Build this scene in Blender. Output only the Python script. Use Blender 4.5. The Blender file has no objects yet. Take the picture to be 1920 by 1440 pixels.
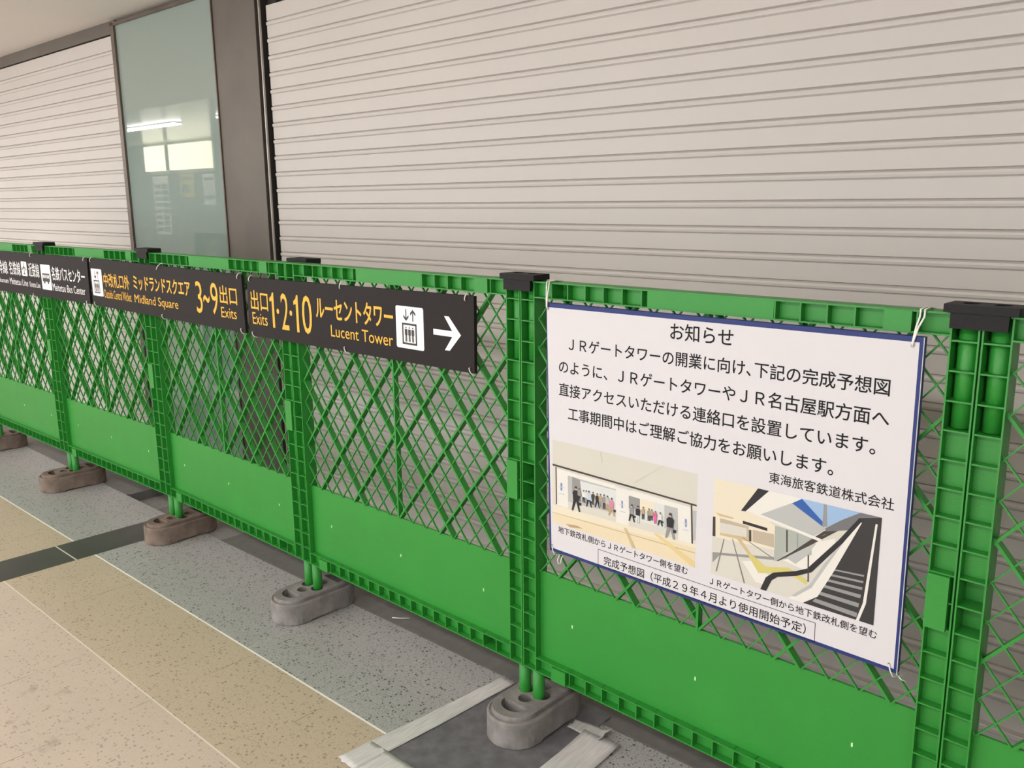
import bpy, bmesh, math, random
from mathutils import Vector, Matrix
random.seed(7)
SC = bpy.context.scene
COL = SC.collection

# ---------------------------------------------------------------- camera, world, exposure
cam_data = bpy.data.cameras.new('camera')
cam_data.sensor_fit = 'HORIZONTAL'
cam_data.sensor_width = 36.0
cam_data.lens = 36.0 * 1650.6 / 1920.0
cam_data.clip_start = 0.02
cam = bpy.data.objects.new('camera', cam_data)
COL.objects.link(cam)
cam.location = (1.42305, -1.49771, 1.34880)
cam.rotation_euler = (1.36499390, 0.00992129, 0.767756924)
SC.camera = cam

world = bpy.data.worlds.new('concourse_light')
SC.world = world
world.use_nodes = True
world.node_tree.nodes['Background'].inputs[0].default_value = (1.0, 0.985, 0.975, 1)
world.node_tree.nodes['Background'].inputs[1].default_value = 2.0
SC.view_settings.view_transform = 'Standard'
SC.view_settings.look = 'None'
SC.view_settings.gamma = 1.0
SC.view_settings.use_curve_mapping = False
SC.view_settings.exposure = 0.47
LAMP = 40.0           # strip light emission
SA = 0.02428308       # the building's direction relative to the fence

# ---------------------------------------------------------------- materials
def new_mat(name):
    m = bpy.data.materials.new(name)
    m.use_nodes = True
    nt = m.node_tree
    return m, nt, nt.nodes['Principled BSDF']

def mat(name, rgb, rough=0.5, metal=0.0, spec=0.5, var=0.0, scale=20.0, bump=0.0, bscale=200.0, coat=0.0):
    m, nt, b = new_mat(name)
    b.inputs['Base Color'].default_value = (*rgb, 1)
    b.inputs['Roughness'].default_value = rough
    b.inputs['Metallic'].default_value = metal
    b.inputs['Specular IOR Level'].default_value = spec
    b.inputs['Coat Weight'].default_value = coat
    tc = nt.nodes.new('ShaderNodeTexCoord')
    if var > 0:
        n = nt.nodes.new('ShaderNodeTexNoise'); n.inputs['Scale'].default_value = scale
        n.inputs['Detail'].default_value = 5
        nt.links.new(tc.outputs['Object'], n.inputs['Vector'])
        r = nt.nodes.new('ShaderNodeMapRange')
        r.inputs['From Min'].default_value = 0.3; r.inputs['From Max'].default_value = 0.7
        r.inputs['To Min'].default_value = 1 - var; r.inputs['To Max'].default_value = 1 + var
        nt.links.new(n.outputs['Fac'], r.inputs['Value'])
        x = nt.nodes.new('ShaderNodeVectorMath'); x.operation = 'SCALE'
        x.inputs[0].default_value = rgb
        nt.links.new(r.outputs['Result'], x.inputs['Scale'])
        nt.links.new(x.outputs['Vector'], b.inputs['Base Color'])
    if bump > 0:
        n2 = nt.nodes.new('ShaderNodeTexNoise'); n2.inputs['Scale'].default_value = bscale
        n2.inputs['Detail'].default_value = 4
        nt.links.new(tc.outputs['Object'], n2.inputs['Vector'])
        bp = nt.nodes.new('ShaderNodeBump'); bp.inputs['Strength'].default_value = bump
        bp.inputs['Distance'].default_value = 0.002
        nt.links.new(n2.outputs['Fac'], bp.inputs['Height'])
        nt.links.new(bp.outputs['Normal'], b.inputs['Normal'])
    return m

def emit(name, rgb, strength):
    m, nt, b = new_mat(name)
    b.inputs['Base Color'].default_value = (*rgb, 1)
    b.inputs['Emission Color'].default_value = (*rgb, 1)
    b.inputs['Emission Strength'].default_value = strength
    return m

GREEN = mat('green_plastic', (0.024, 0.245, 0.030), 0.42, spec=0.45, var=0.05, scale=6, bump=0.12, bscale=350)
PALE = mat('pale_gate_mark', (0.62, 0.85, 0.55), 0.4)
BLACK = mat('black_rubber', (0.010, 0.0095, 0.010), 0.6, spec=0.25, bump=0.15, bscale=300)
BLOCKM = mat('recycled_block', (0.225, 0.208, 0.200), 0.85, spec=0.3, var=0.28, scale=22, bump=0.6, bscale=160)
BLOCKB = mat('brown_recycled_block', (0.185, 0.140, 0.115), 0.85, spec=0.3, var=0.3, scale=22, bump=0.6, bscale=160)
SIGNM = mat('dark_sign_face', (0.017, 0.0135, 0.0135), 0.55, spec=0.18, bump=0.08, bscale=500)
YEL = mat('sign_yellow', (0.80, 0.43, 0.035), 0.5)
WHITE = mat('sign_white', (0.86, 0.84, 0.84), 0.45)
SYM = mat('sign_symbol_dark', (0.03, 0.027, 0.027), 0.45)
PAPER = mat('white_paper', (0.62, 0.605, 0.632), 0.5, spec=0.3)
BLUEB = mat('blue_backing', (0.020, 0.033, 0.155), 0.45, spec=0.3)
EDGE = mat('grey_board_edge', (0.45, 0.47, 0.5), 0.5)
INK = mat('black_ink', (0.010, 0.0095, 0.010), 0.6, spec=0.2)
TIE = mat('white_nylon', (0.78, 0.78, 0.74), 0.35, spec=0.5)
EYE = mat('steel_eyelet', (0.30, 0.29, 0.29), 0.35, metal=0.8)
STEEL = mat('brushed_steel', (0.150, 0.132, 0.115), 0.5, metal=0.4, var=0.12, scale=4, bump=0.05, bscale=120)
FRAMEM = mat('dark_bronze_frame', (0.16, 0.125, 0.105), 0.4, metal=0.6, var=0.15, scale=12)
LIP = mat('guide_metal', (0.50, 0.46, 0.43), 0.35, metal=0.6)
DARK = mat('dark_slot', (0.03, 0.027, 0.025), 0.6)
SHUT = mat('shutter_paint', (0.60, 0.560, 0.532), 0.42, spec=0.4, var=0.015, scale=2)
CEIL = mat('ceiling_paint', (0.84, 0.78, 0.73), 0.75, bump=0.25, bscale=14)
CEILG = mat('ceiling_gloss_panel', (0.66, 0.64, 0.58), 0.18, spec=0.6)
WALLM = mat('far_wall_paint', (0.30, 0.31, 0.29), 0.6)
WALLP = mat('far_pillar_paint', (0.88, 0.88, 0.84), 0.5)
THRESH = mat('threshold_stone', (0.155, 0.147, 0.140), 0.55, var=0.12, scale=30)
THRESHL = mat('threshold_light_stone', (0.27, 0.255, 0.24), 0.6, var=0.1, scale=40)
MATM = mat('grey_felt', (0.145, 0.142, 0.150), 0.9, spec=0.15, var=0.22, scale=26, bump=0.4, bscale=500)
LAMPM = emit('lamp_diffuser', (1.0, 0.975, 0.955), LAMP)
WINM = emit('lit_panel', (1.0, 0.95, 0.72), 3.6)
FIX = mat('lamp_housing', (0.7, 0.7, 0.68), 0.4)

def glass_mat():
    m, nt, b = new_mat('tinted_glass')
    b.inputs['Base Color'].default_value = (0.27, 0.335, 0.31, 1)
    b.inputs['Roughness'].default_value = 0.015
    b.inputs['Specular IOR Level'].default_value = 0.5
    b.inputs['IOR'].default_value = 1.75
    b.inputs['Transmission Weight'].default_value = 0.0
    return m
GLASS = glass_mat()

def tape_mat():
    m, nt, b = new_mat('masking_tape')
    tc = nt.nodes.new('ShaderNodeTexCoord')
    mp = nt.nodes.new('ShaderNodeMapping'); mp.inputs['Scale'].default_value = (60, 5, 5)
    n = nt.nodes.new('ShaderNodeTexNoise'); n.inputs['Scale'].default_value = 3; n.inputs['Detail'].default_value = 6
    nt.links.new(tc.outputs['Object'], mp.inputs['Vector']); nt.links.new(mp.outputs['Vector'], n.inputs['Vector'])
    cr = nt.nodes.new('ShaderNodeValToRGB')
    cr.color_ramp.elements[0].position = 0.3; cr.color_ramp.elements[0].color = (0.54, 0.53, 0.52, 1)
    cr.color_ramp.elements[1].position = 0.65; cr.color_ramp.elements[1].color = (0.70, 0.69, 0.67, 1)
    nt.links.new(n.outputs['Fac'], cr.inputs['Fac']); nt.links.new(cr.outputs['Color'], b.inputs['Base Color'])
    b.inputs['Roughness'].default_value = 0.6
    b.inputs['Alpha'].default_value = 0.88
    return m
TAPE = tape_mat()

def floor_mat():
    m, nt, b = new_mat('terrazzo_floor')
    N = nt.nodes; L = nt.links
    tc = N.new('ShaderNodeTexCoord')
    sep = N.new('ShaderNodeSeparateXYZ'); L.new(tc.outputs['Object'], sep.inputs[0])
    X, Y = sep.outputs['X'], sep.outputs['Y']
    def M(op, a, c=None, d=None):
        n = N.new('ShaderNodeMath'); n.operation = op
        for i, v in enumerate((a, c, d)):
            if v is None: continue
            if isinstance(v, (int, float)): n.inputs[i].default_value = v
            else: L.new(v, n.inputs[i])
        return n.outputs[0]
    def band(v, lo, hi): return M('MULTIPLY', M('GREATER_THAN', v, lo), M('LESS_THAN', v, hi))
    def mix(f, a, c):
        n = N.new('ShaderNodeMix'); n.data_type = 'RGBA'
        if isinstance(f, (int, float)): n.inputs[0].default_value = f
        else: L.new(f, n.inputs[0])
        for i, v in ((6, a), (7, c)):
            if isinstance(v, tuple): n.inputs[i].default_value = (*v, 1)
            else: L.new(v, n.inputs[i])
        return n.outputs[2]
    def noise(scale, detail=4, vec=None):
        n = N.new('ShaderNodeTexNoise'); n.inputs['Scale'].default_value = scale; n.inputs['Detail'].default_value = detail
        L.new(vec if vec is not None else tc.outputs['Object'], n.inputs['Vector']); return n.outputs['Fac']
    def rng(v, a, c, d=0.0, e=1.0):
        n = N.new('ShaderNodeMapRange'); L.new(v, n.inputs['Value'])
        n.inputs['From Min'].default_value = a; n.inputs['From Max'].default_value = c
        n.inputs['To Min'].default_value = d; n.inputs['To Max'].default_value = e; return n.outputs['Result']
    def vor(scale):
        n = N.new('ShaderNodeTexVoronoi'); n.inputs['Scale'].default_value = scale
        L.new(tc.outputs['Object'], n.inputs['Vector']); return n
    # distorted coordinates so the chips are ragged
    fine = noise(420, 3); mid = noise(120, 4); broad = noise(3.0, 3); chips = noise(170, 2)
    v1 = vor(105); c1 = N.new('ShaderNodeSeparateColor'); L.new(v1.outputs['Color'], c1.inputs[0])
    spot1 = M('MULTIPLY', M('LESS_THAN', v1.outputs['Distance'], M('MULTIPLY', c1.outputs[0], 0.46)), M('GREATER_THAN', c1.outputs[1], 0.48))
    v2 = vor(190); c2 = N.new('ShaderNodeSeparateColor'); L.new(v2.outputs['Color'], c2.inputs[0])
    spot2 = M('MULTIPLY', M('LESS_THAN', v2.outputs['Distance'], M('MULTIPLY', c2.outputs[0], 0.45)), M('GREATER_THAN', c2.outputs[1], 0.45))
    grey = mix(rng(fine, 0.3, 0.7), (0.30, 0.30, 0.295), (0.45, 0.45, 0.44))
    grey = mix(M('MULTIPLY', rng(noise(230, 3), 0.52, 0.62), 0.45), grey, (0.15, 0.155, 0.15))
    grey = mix(M('MULTIPLY', spot2, 0.75), grey, (0.085, 0.088, 0.085))
    grey = mix(M('MULTIPLY', spot1, 0.85), grey, (0.05, 0.048, 0.046))
    grey = mix(M('MULTIPLY', M('GREATER_THAN', chips, 0.66), 0.5), grey, (0.52, 0.51, 0.49))
    beige = mix(rng(fine, 0.25, 0.75), (0.43, 0.345, 0.245), (0.57, 0.475, 0.36))
    beige = mix(M('MULTIPLY', rng(noise(230, 3), 0.54, 0.66), 0.25), beige, (0.26, 0.20, 0.14))
    beige = mix(M('MULTIPLY', spot2, 0.45), beige, (0.17, 0.125, 0.09))
    beige = mix(M('MULTIPLY', spot1, 0.6), beige, (0.13, 0.10, 0.075))
    beige = mix(M('MULTIPLY', rng(mid, 0.55, 0.75), 0.25), beige, (0.58, 0.51, 0.42))
    # second, pinker row of tiles
    row2 = mix(0.45, beige, (0.62, 0.53, 0.47))
    row2 = mix(M('MULTIPLY', spot1, 0.3), row2, (0.20, 0.15, 0.13))
    col = mix(M('LESS_THAN', Y, -0.585), beige, row2)
    col = mix(M('GREATER_THAN', Y, -0.256), col, grey)
    dark = mix(rng(fine, 0.3, 0.7), (0.035, 0.035, 0.034), (0.065, 0.063, 0.06))
    isdark = band(X, -2.243, -2.034)
    # faint cross joints (a little darker, broken up by noise)
    brk = rng(noise(7, 2), 0.45, 0.6)
    def near(v, c, w): return M('LESS_THAN', M('ABSOLUTE', M('SUBTRACT', v, c)), w)
    joints = None
    rowb = band(Y, -0.585, -0.256); rowc = M('LESS_THAN', Y, -0.585); rowg = M('GREATER_THAN', Y, -0.256)
    for i in range(-12, 6):
        for row, x0, st in ((rowb, -1.262 + 0.395 * i, 0), (rowc, -0.860 + 0.395 * i, 0)):
            j = M('MULTIPLY', near(X, x0, 0.0014), row)
            joints = j if joints is None else M('MAXIMUM', joints, j)
    col = mix(M('MULTIPLY', M('MULTIPLY', joints, brk), 0.6), col, (0.12, 0.095, 0.08))
    gj = None
    for i in range(-8, 8):
        j = M('MULTIPLY', near(X, -0.918 + 0.455 * i, 0.0016), rowg)
        gj = j if gj is None else M('MAXIMUM', gj, j)
    col = mix(M('MULTIPLY', gj, 0.55), col, (0.50, 0.48, 0.46))
    # scuffs on the nearest row
    st = M('MULTIPLY', rng(noise(16, 5), 0.56, 0.72), M('MULTIPLY', band(X, -1.22, -0.80), band(Y, -0.90, -0.72)))
    col = mix(M('MULTIPLY', st, 0.5), col, (0.20, 0.165, 0.14))
    col = mix(isdark, col, dark)
    col = mix(near(Y, -0.256, 0.0032), col, mix(isdark, (0.86, 0.84, 0.78), dark))
    col = mix(M('MULTIPLY', near(Y, -0.585, 0.0022), 0.75), col, mix(isdark, (0.78, 0.72, 0.63), dark))
    col = mix(M('MULTIPLY', near(Y, -0.326, 0.003), isdark), col, (0.55, 0.52, 0.47))
    col = mix(rng(broad, 0.35, 0.65, 0.0, 0.12), col, (0.30, 0.26, 0.22))
    L.new(col, b.inputs['Base Color'])
    b.inputs['Roughness'].default_value = 0.42
    b.inputs['Specular IOR Level'].default_value = 0.35
    return m
FLOOR = floor_mat()

# ---------------------------------------------------------------- helpers
def bx(bm, x0, x1, y0, y1, z0, z1, mi=0):
    v = [bm.verts.new(p) for p in ((x0,y0,z0),(x1,y0,z0),(x1,y1,z0),(x0,y1,z0),(x0,y0,z1),(x1,y0,z1),(x1,y1,z1),(x0,y1,z1))]
    for f in ((3,2,1,0),(4,5,6,7),(0,1,5,4),(1,2,6,5),(2,3,7,6),(3,0,4,7)):
        bm.faces.new([v[i] for i in f]).material_index = mi

def bar_xz(bm, a, b, w, y0, y1):
    """a straight bar in the xz plane from a to b, w wide across, from depth y0 to y1"""
    a = Vector(a); b = Vector(b); d = (b - a).normalized(); n = Vector((-d.y, d.x)) * w / 2
    P = [a - n, b - n, b + n, a + n]
    v0 = [bm.verts.new((p.x, y0, p.y)) for p in P]; v1 = [bm.verts.new((p.x, y1, p.y)) for p in P]
    bm.faces.new(v0); bm.faces.new(v1[::-1])
    for i in range(4):
        j = (i + 1) % 4; bm.faces.new((v0[j], v0[i], v1[i], v1[j]))

def tube(bm, pts, r, n=8, cap=True):
    pts = [Vector(p) for p in pts]; rings = []
    for i, p in enumerate(pts):
        d = (pts[min(i+1, len(pts)-1)] - pts[max(i-1, 0)]).normalized()
        u = d.cross(Vector((0.31, 0.87, 0.39))).normalized(); w = d.cross(u)
        rings.append([bm.verts.new(p + r * (math.cos(t) * u + math.sin(t) * w)) for t in [2 * math.pi * k / n for k in range(n)]])
    for a, b in zip(rings, rings[1:]):
        for k in range(n):
            f = bm.faces.new((a[k], a[(k+1) % n], b[(k+1) % n], b[k])); f.smooth = True
    if cap:
        bm.faces.new(rings[0][::-1]); bm.faces.new(rings[-1])

def circle(cx, cy, r, n=20, a0=0.0, a1=2 * math.pi):
    return [(cx + r * math.cos(a0 + (a1 - a0) * k / n), cy + r * math.sin(a0 + (a1 - a0) * k / n)) for k in range(n)]

def holed_plate(bm, outer, holes, z, hole_depth):
    """flat top with real holes: walls go down hole_depth and end in a floor"""
    loops = []
    edges = []
    for lp in [outer] + holes:
        v = [bm.verts.new((x, y, z)) for x, y in lp]; loops.append(v)
        for i in range(len(v)): edges.append(bm.edges.new((v[i], v[(i+1) % len(v)])))
    bmesh.ops.triangle_fill(bm, use_beauty=True, use_dissolve=False, edges=edges, normal=(0, 0, 1))
    for v in loops[1:]:
        w = [bm.verts.new((q.co.x, q.co.y, z - hole_depth)) for q in v]
        for i in range(len(v)):
            j = (i + 1) % len(v); bm.faces.new((v[i], v[j], w[j], w[i]))
        bm.faces.new(w)
    return loops[0]

def wall_loop(bm, a, b, smooth=True):
    for i in range(len(a)):
        j = (i + 1) % len(a); f = bm.faces.new((a[i], a[j], b[j], b[i])); f.smooth = smooth

def flat(bm, pts, y, mi=0):
    v = [bm.verts.new((x, y, z)) for x, z in pts]
    f = bm.faces.new(v); f.material_index = mi; f.normal_update()
    if f.normal.y > 0: f.normal_flip()
    return f

def obj(name, bm, mats, parent=None, loc=None, rot=None, normals=True, bevel=0.0):
    if normals: bmesh.ops.recalc_face_normals(bm, faces=bm.faces[:])
    me = bpy.data.meshes.new(name); bm.to_mesh(me); bm.free()
    for m in (mats if isinstance(mats, (list, tuple)) else [mats]): me.materials.append(m)
    o = bpy.data.objects.new(name, me); COL.objects.link(o)
    if parent: o.parent = parent
    if loc: o.location = loc
    if rot: o.rotation_euler = (0, 0, rot)
    if bevel:
        md = o.modifiers.new('bevel', 'BEVEL'); md.width = bevel; md.segments = 2; md.limit_method = 'ANGLE'
    return o

def tag(o, label, cat, group=None):
    o['label'] = label; o['category'] = cat
    if group: o['group'] = group
    return o

def thing(name, label, cat, loc=(0, 0, 0), rot=0.0, group=None):
    o = bpy.data.objects.new(name, None); o.empty_display_size = 0.1; COL.objects.link(o)
    o.location = loc; o.rotation_euler = (0, 0, rot)
    return tag(o, label, cat, group)

def copy_tree(o, parent=None):
    c = o.copy(); COL.objects.link(c)
    if parent: c.parent = parent
    for ch in list(o.children): copy_tree(ch, c)
    return c

def struct(name, bm, mats, parent=None, normals=True, bevel=0.0):
    o = obj(name, bm, mats, parent, normals=normals, bevel=bevel)
    if parent is None:
        o['kind'] = 'structure'; o.rotation_euler = (0, 0, SA)
    return o

def building(x, y, z=0.0):
    c, s = math.cos(SA), math.sin(SA)
    return (c * x - s * y, s * x + c * y, z)

def text_mesh(name, s, m, parent, y, x0, x1, z0=None, z1=None, zc=None, bold=0.0, res=3):  # bold = how far the strokes are thickened, in metres
    """lettering as a flat mesh fitted between x0 and x1 (and z0, z1, or centred on zc at its own proportions)"""
    cu = bpy.data.curves.new(name, 'FONT'); cu.body = s; cu.resolution_u = res; cu.fill_mode = 'FRONT'
    t = bpy.data.objects.new(name, cu); COL.objects.link(t)
    bpy.context.view_layer.update()
    me = bpy.data.meshes.new_from_object(t)
    bpy.data.objects.remove(t); bpy.data.curves.remove(cu)
    xs = [v.co.x for v in me.vertices]; ys = [v.co.y for v in me.vertices]
    ax, bx_, ay, by = min(xs), max(xs), min(ys), max(ys)
    sx = (x1 - x0) / (bx_ - ax)
    if zc is not None:
        sz = sx; z0 = zc - (by - ay) * sz / 2
    else: sz = (z1 - z0) / (by - ay)
    for v in me.vertices: v.co = Vector((x0 + (v.co.x - ax) * sx, y, z0 + (v.co.y - ay) * sz))
    if bold > 0:
        base = me.copy(); bm = bmesh.new(); 
        for k in range(6):
            a = math.pi * k / 3; n0 = len(bm.verts); bm.from_mesh(base); bm.verts.ensure_lookup_table()
            for v in bm.verts[n0:]: v.co.x += bold * math.cos(a); v.co.z += bold * math.sin(a); v.co.y -= 0.000004 * k
        bm.to_mesh(me); bm.free(); bpy.data.meshes.remove(base)
    me.update()
    me.name = name
    if me.polygons and me.polygons[0].normal.y > 0: me.flip_normals()
    me.materials.clear(); me.materials.append(m)
    o = bpy.data.objects.new(name, me); COL.objects.link(o); o.parent = parent
    return o

# ---------------------------------------------------------------- the setting (building directions)
bm = bmesh.new(); bx(bm, -19, 4.44, -4.3, 0.150, -0.10, 0.0)
struct('floor', bm, FLOOR)
bm = bmesh.new()                                    # dark stone threshold in front of the shutters
bx(bm, -9, -2.66, 0.1515, 0.98, -0.10, -0.002); bx(bm, -2.36, -2.12, 0.1515, 0.205, -0.10, -0.002)
bx(bm, -1.80, 4.44, 0.1515, 0.98, -0.10, -0.002)
bx(bm, -1.80, 4.44, 0.1515, 0.160, -0.002, 0.001); bx(bm, -9, -2.66, 0.1515, 0.160, -0.002, 0.001)
bx(bm, -2.66, -1.80, 0.72, 0.98, -0.10, -0.002)
struct('trim_1', bm, THRESH)
bm = bmesh.new()                                    # paler sunk stones of the threshold by the pillar
bx(bm, -2.66, -2.36, 0.1515, 0.72, -0.10, -0.045); bx(bm, -2.36, -2.12, 0.206, 0.72, -0.10, -0.020)
bx(bm, -2.12, -1.945, 0.1515, 0.72, -0.10, -0.006); bx(bm, -1.942, -1.80, 0.1515, 0.30, -0.10, -0.003); bx(bm, -1.942, -1.80, 0.303, 0.72, -0.10, -0.008)
struct('trim_2', bm, THRESHL)
bm = bmesh.new(); bx(bm, -19, 4.44, -1.50, 1.05, 2.302, 2.42)
struct('ceiling', bm, CEIL)
bm = bmesh.new(); bx(bm, -19, 4.44, -4.12, -1.503, 2.302, 2.42)
struct('trim_3', bm, CEILG)                         # glossier ceiling panels over the walkway
bm = bmesh.new()
bx(bm, -19, 4.44, 0.90, 1.05, -0.1, 2.302)
struct('wall_back', bm, DARK)
bm = bmesh.new(); bx(bm, -19, -7.2, -4.25, -4.121, -0.1, 2.42)
bx(bm, 2.2, 4.6, -4.25, -4.121, -0.1, 2.42); bx(bm, -10.83, -10.5, -4.12, -4.0, 0.0, 2.30); bx(bm, -14.2, -13.9, -4.12, -4.0, 0.0, 2.30)  # unseen right stretch added and left one lengthened, to hold back hall light
struct('wall_front', bm, [WALLM])
bm = bmesh.new(); bx(bm, 4.45, 4.6, -4.12, 1.05, -0.1, 2.302)
struct('light_blocker_right', bm, WALLM)  # unseen wall, added to stop light coming in from the right end
bm = bmesh.new(); bx(bm, -13.19, -12.47, -4.10, -4.03, 1.87, 2.26); bx(bm, -12.35, -11.12, -4.10, -4.03, 1.87, 2.26)
w = struct('window_2', bm, WINM)
bm = bmesh.new(); bx(bm, -13.25, -11.06, -4.12, -4.10, 1.81, 2.295); bx(bm, -12.46, -12.36, -4.10, -4.025, 1.87, 2.26)
obj('window_frame', bm, WALLM, w)

# steel pillar with its guide channel edge
bm = bmesh.new(); bx(bm, -2.462, -2.118, 0.670, 0.90, 0.0, 2.302)
struct('trim_4', bm, STEEL, bevel=0.002)
# steel header band above the left shutter and dark slot above the right one
bm = bmesh.new(); bx(bm, -9, -3.50, 0.690, 0.90, 2.238, 2.302)
struct('trim_5', bm, STEEL)
bm = bmesh.new(); bx(bm, -2.118, 4.44, 0.745, 0.90, 2.14, 2.302)
struct('trim_6', bm, STEEL)

# tinted glass panel with frame
bm = bmesh.new()
bx(bm, -3.500, -3.462, 0.664, 0.90, 0.0, 2.283)
bx(bm, -3.500, -2.462, 0.664, 0.90, 2.266, 2.283); bx(bm, -3.462, -2.462, 0.664, 0.90, 0.0, 0.09)
bx(bm, -2.470, -2.462, 0.664, 0.70, 0.09, 2.266)
w1 = struct('window_1', bm, FRAMEM)
bm = bmesh.new(); bx(bm, -3.462, -2.470, 0.676, 0.70, 0.09, 2.266)
obj('pane', bm, GLASS, w1)

# ---------------------------------------------------------------- roller shutters
def curtain(x0, x1, ztop, zphase):
    """one profile: flat slats with a raised double-grooved bead between them"""
    P = 0.0695; prof = [(0.0, 0.028)]
    z = zphase
    while z - P > 0.10: z -= P
    rows = [z + k * P for k in range(60) if z + k * P < ztop - 0.02]
    for c in rows:
        for dz, y in ((-0.0115, 0), (-0.0100, 0.0022), (-0.0085, 0.0), (-0.0060, -0.0030), (0.0, -0.0042), (0.0055, -0.0030),
                      (0.0080, 0.0015), (0.0100, 0.0065), (0.0125, 0.0)):
            prof.append((y, c + dz))
    prof.append((0.0, ztop))
    bm = bmesh.new(); A = [bm.verts.new((x0, 0.700 + y, z)) for y, z in prof]; B = [bm.verts.new((x1, 0.700 + y, z)) for y, z in prof]
    for i in range(len(A) - 1): bm.faces.new((A[i], B[i], B[i+1], A[i+1]))
    C_ = [bm.verts.new((x0, 0.716, prof[0][1])), bm.verts.new((x1, 0.716, prof[0][1])), bm.verts.new((x1, 0.716, ztop)), bm.verts.new((x0, 0.716, ztop))]
    bm.faces.new(C_)
    bm.faces.new((A[-1], B[-1], C_[2], C_[3])); bm.faces.new((A[0], C_[0], C_[1], B[0]))
    return bm
def shutter(label, x0, x1, ztop, zphase, guide):
    t = thing('roller_shutter', label, 'shutter', (0, 0, 0), SA)
    obj('curtain', curtain(x0, x1, ztop, zphase), SHUT, t)
    bm = bmesh.new(); bx(bm, x0, x1, 0.688, 0.722, 0.0, 0.075); bx(bm, x0, x1, 0.680, 0.688, 0.058, 0.075)
    obj('bottom_bar', bm, SHUT, t, bevel=0.004)
    if guide:
        bm = bmesh.new()
        bx(bm, -2.117, -2.098, 0.712, 0.745, 0.0, 2.302, 1); bx(bm, -2.100, -2.093, 0.676, 0.684, 0.0, 2.302, 0); bx(bm, -2.098, -2.095, 0.684, 0.745, 0.0, 2.302, 1); bx(bm, -2.095, -2.030, 0.722, 0.745, 0.0, 2.302, 1)
        obj('guide_rail', bm, [LIP, DARK], t)
    return t
shutter('closed white roller shutter right of the steel pillar', -2.075, 4.44, 2.168, 1.470, True)
shutter('closed white roller shutter left of the tinted glass panel', -9.0, -3.503, 2.232, 1.455, False)

# ---------------------------------------------------------------- lamps on the ceiling of the walkway and things on the far wall
def lamp(x, label):
    t = thing('ceiling_light', label, 'light', building(x, -2.45, 2.302), SA, 'strip lights over the walkway')
    bm = bmesh.new(); bx(bm, 0, 1.5, -0.06, 0.06, -0.012, 0.0); obj('housing', bm, FIX, t)
    bm = bmesh.new(); bx(bm, 0.01, 1.49, -0.058, 0.058, -0.027, -0.012); obj('diffuser', bm, LAMPM, t)
for k in range(-3, 5):
    lamp(-7.93 + 2.5 * k, 'white ceiling strip light, seen as a streak reflected in the tinted glass')

def notice(x0, x1, z0, z1, label, blocks, base):
    t = thing('notice_sheet', label, 'poster', building((x0 + x1) / 2, -4.118, z0), SA)
    bm = bmesh.new(); bx(bm, -(x1 - x0) / 2, (x1 - x0) / 2, 0.0, 0.008, 0.0, z1 - z0); obj('sheet', bm, base, t)
    bm = bmesh.new()
    for a, b, c, d in blocks:
        bx(bm, (a - .5) * (x1 - x0), (b - .5) * (x1 - x0), 0.008, 0.0095, c * (z1 - z0), d * (z1 - z0))
    obj('print', bm, INK2, t)
INK2 = mat('faded_print', (0.25, 0.27, 0.26), 0.6)
YELP = mat('yellow_paper', (0.72, 0.66, 0.30), 0.6)
rows = [(0.08, 0.45, 0.06 + 0.105 * k, 0.12 + 0.105 * k) for k in range(8)] + [(0.55, 0.92, 0.05 + 0.105 * k, 0.13 + 0.105 * k) for k in range(8)]
notice(-13.13, -12.60, 0.85, 1.79, 'tall white notice with columns of print, reflected in the tinted glass', rows, WALLP)
notice(-12.21, -11.75, 1.44, 1.81, 'yellowish notice reflected in the middle of the tinted glass', [(0.1, 0.9, 0.75, 0.85), (0.1, 0.6, 0.2, 0.55)], YELP)
notice(-11.49, -11.13, 1.32, 1.79, 'pale notice reflected at the right of the tinted glass', [(0.1, 0.9, 0.8, 0.88), (0.1, 0.9, 0.2, 0.3)], WALLP)

# ---------------------------------------------------------------- fence panels
JX = [(1.0, 0.0), (0.0, 0.0), (-1.0, -0.0068), (-2.0, -0.0115), (-2.999, -0.0543), (-3.998, -0.097)]
TOP, BOT = 1.1655, 0.179
def stile(x0, x1, left):
    bm = bmesh.new(); T = 0.0028
    bx(bm, x0, x0 + T, 0.0, 0.042, BOT, TOP); bx(bm, x1 - T, x1, 0.0, 0.042, BOT, TOP)
    bx(bm, x0 + T, x1 - T, 0.0, 0.042, TOP - 0.003, TOP); bx(bm, x0 + T, x1 - T, 0.0, 0.042, BOT, BOT + 0.003)
    z = 1.1205; k = 0
    while z > 0.2:
        bx(bm, x0 + T, x1 - T, 0.001, 0.040, z - 0.0014, z + 0.0014); z -= 0.0495
    dz0, dz1 = 0.6245, 0.7225
    bx(bm, x0 + T, x1 - T, 0.046, 0.048, 0.97, TOP)
    if left:
        bx(bm, x0 + T, x1 - T, 0.019, 0.022, BOT, dz0); bx(bm, x0 + T, x1 - T, 0.040, 0.042, dz0, dz1); bx(bm, x0 + T, x1 - T, 0.019, 0.022, dz1, 0.969)
    else:
        bx(bm, x0 + T, x1 - T, 0.019, 0.022, BOT, 0.969)
        bx(bm, x0 + 0.001, x1 - 0.008, -0.005, 0.018, dz0, dz1)
    return bm
def cylinder(bm, x, y, r, z0, z1, n=24):
    a = [bm.verts.new((px, py, z0)) for px, py in circle(x, y, r, n)]; b = [bm.verts.new((px, py, z1)) for px, py in circle(x, y, r, n)]
    wall_loop(bm, a, b); bm.faces.new(a[::-1]); bm.faces.new(b)
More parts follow.
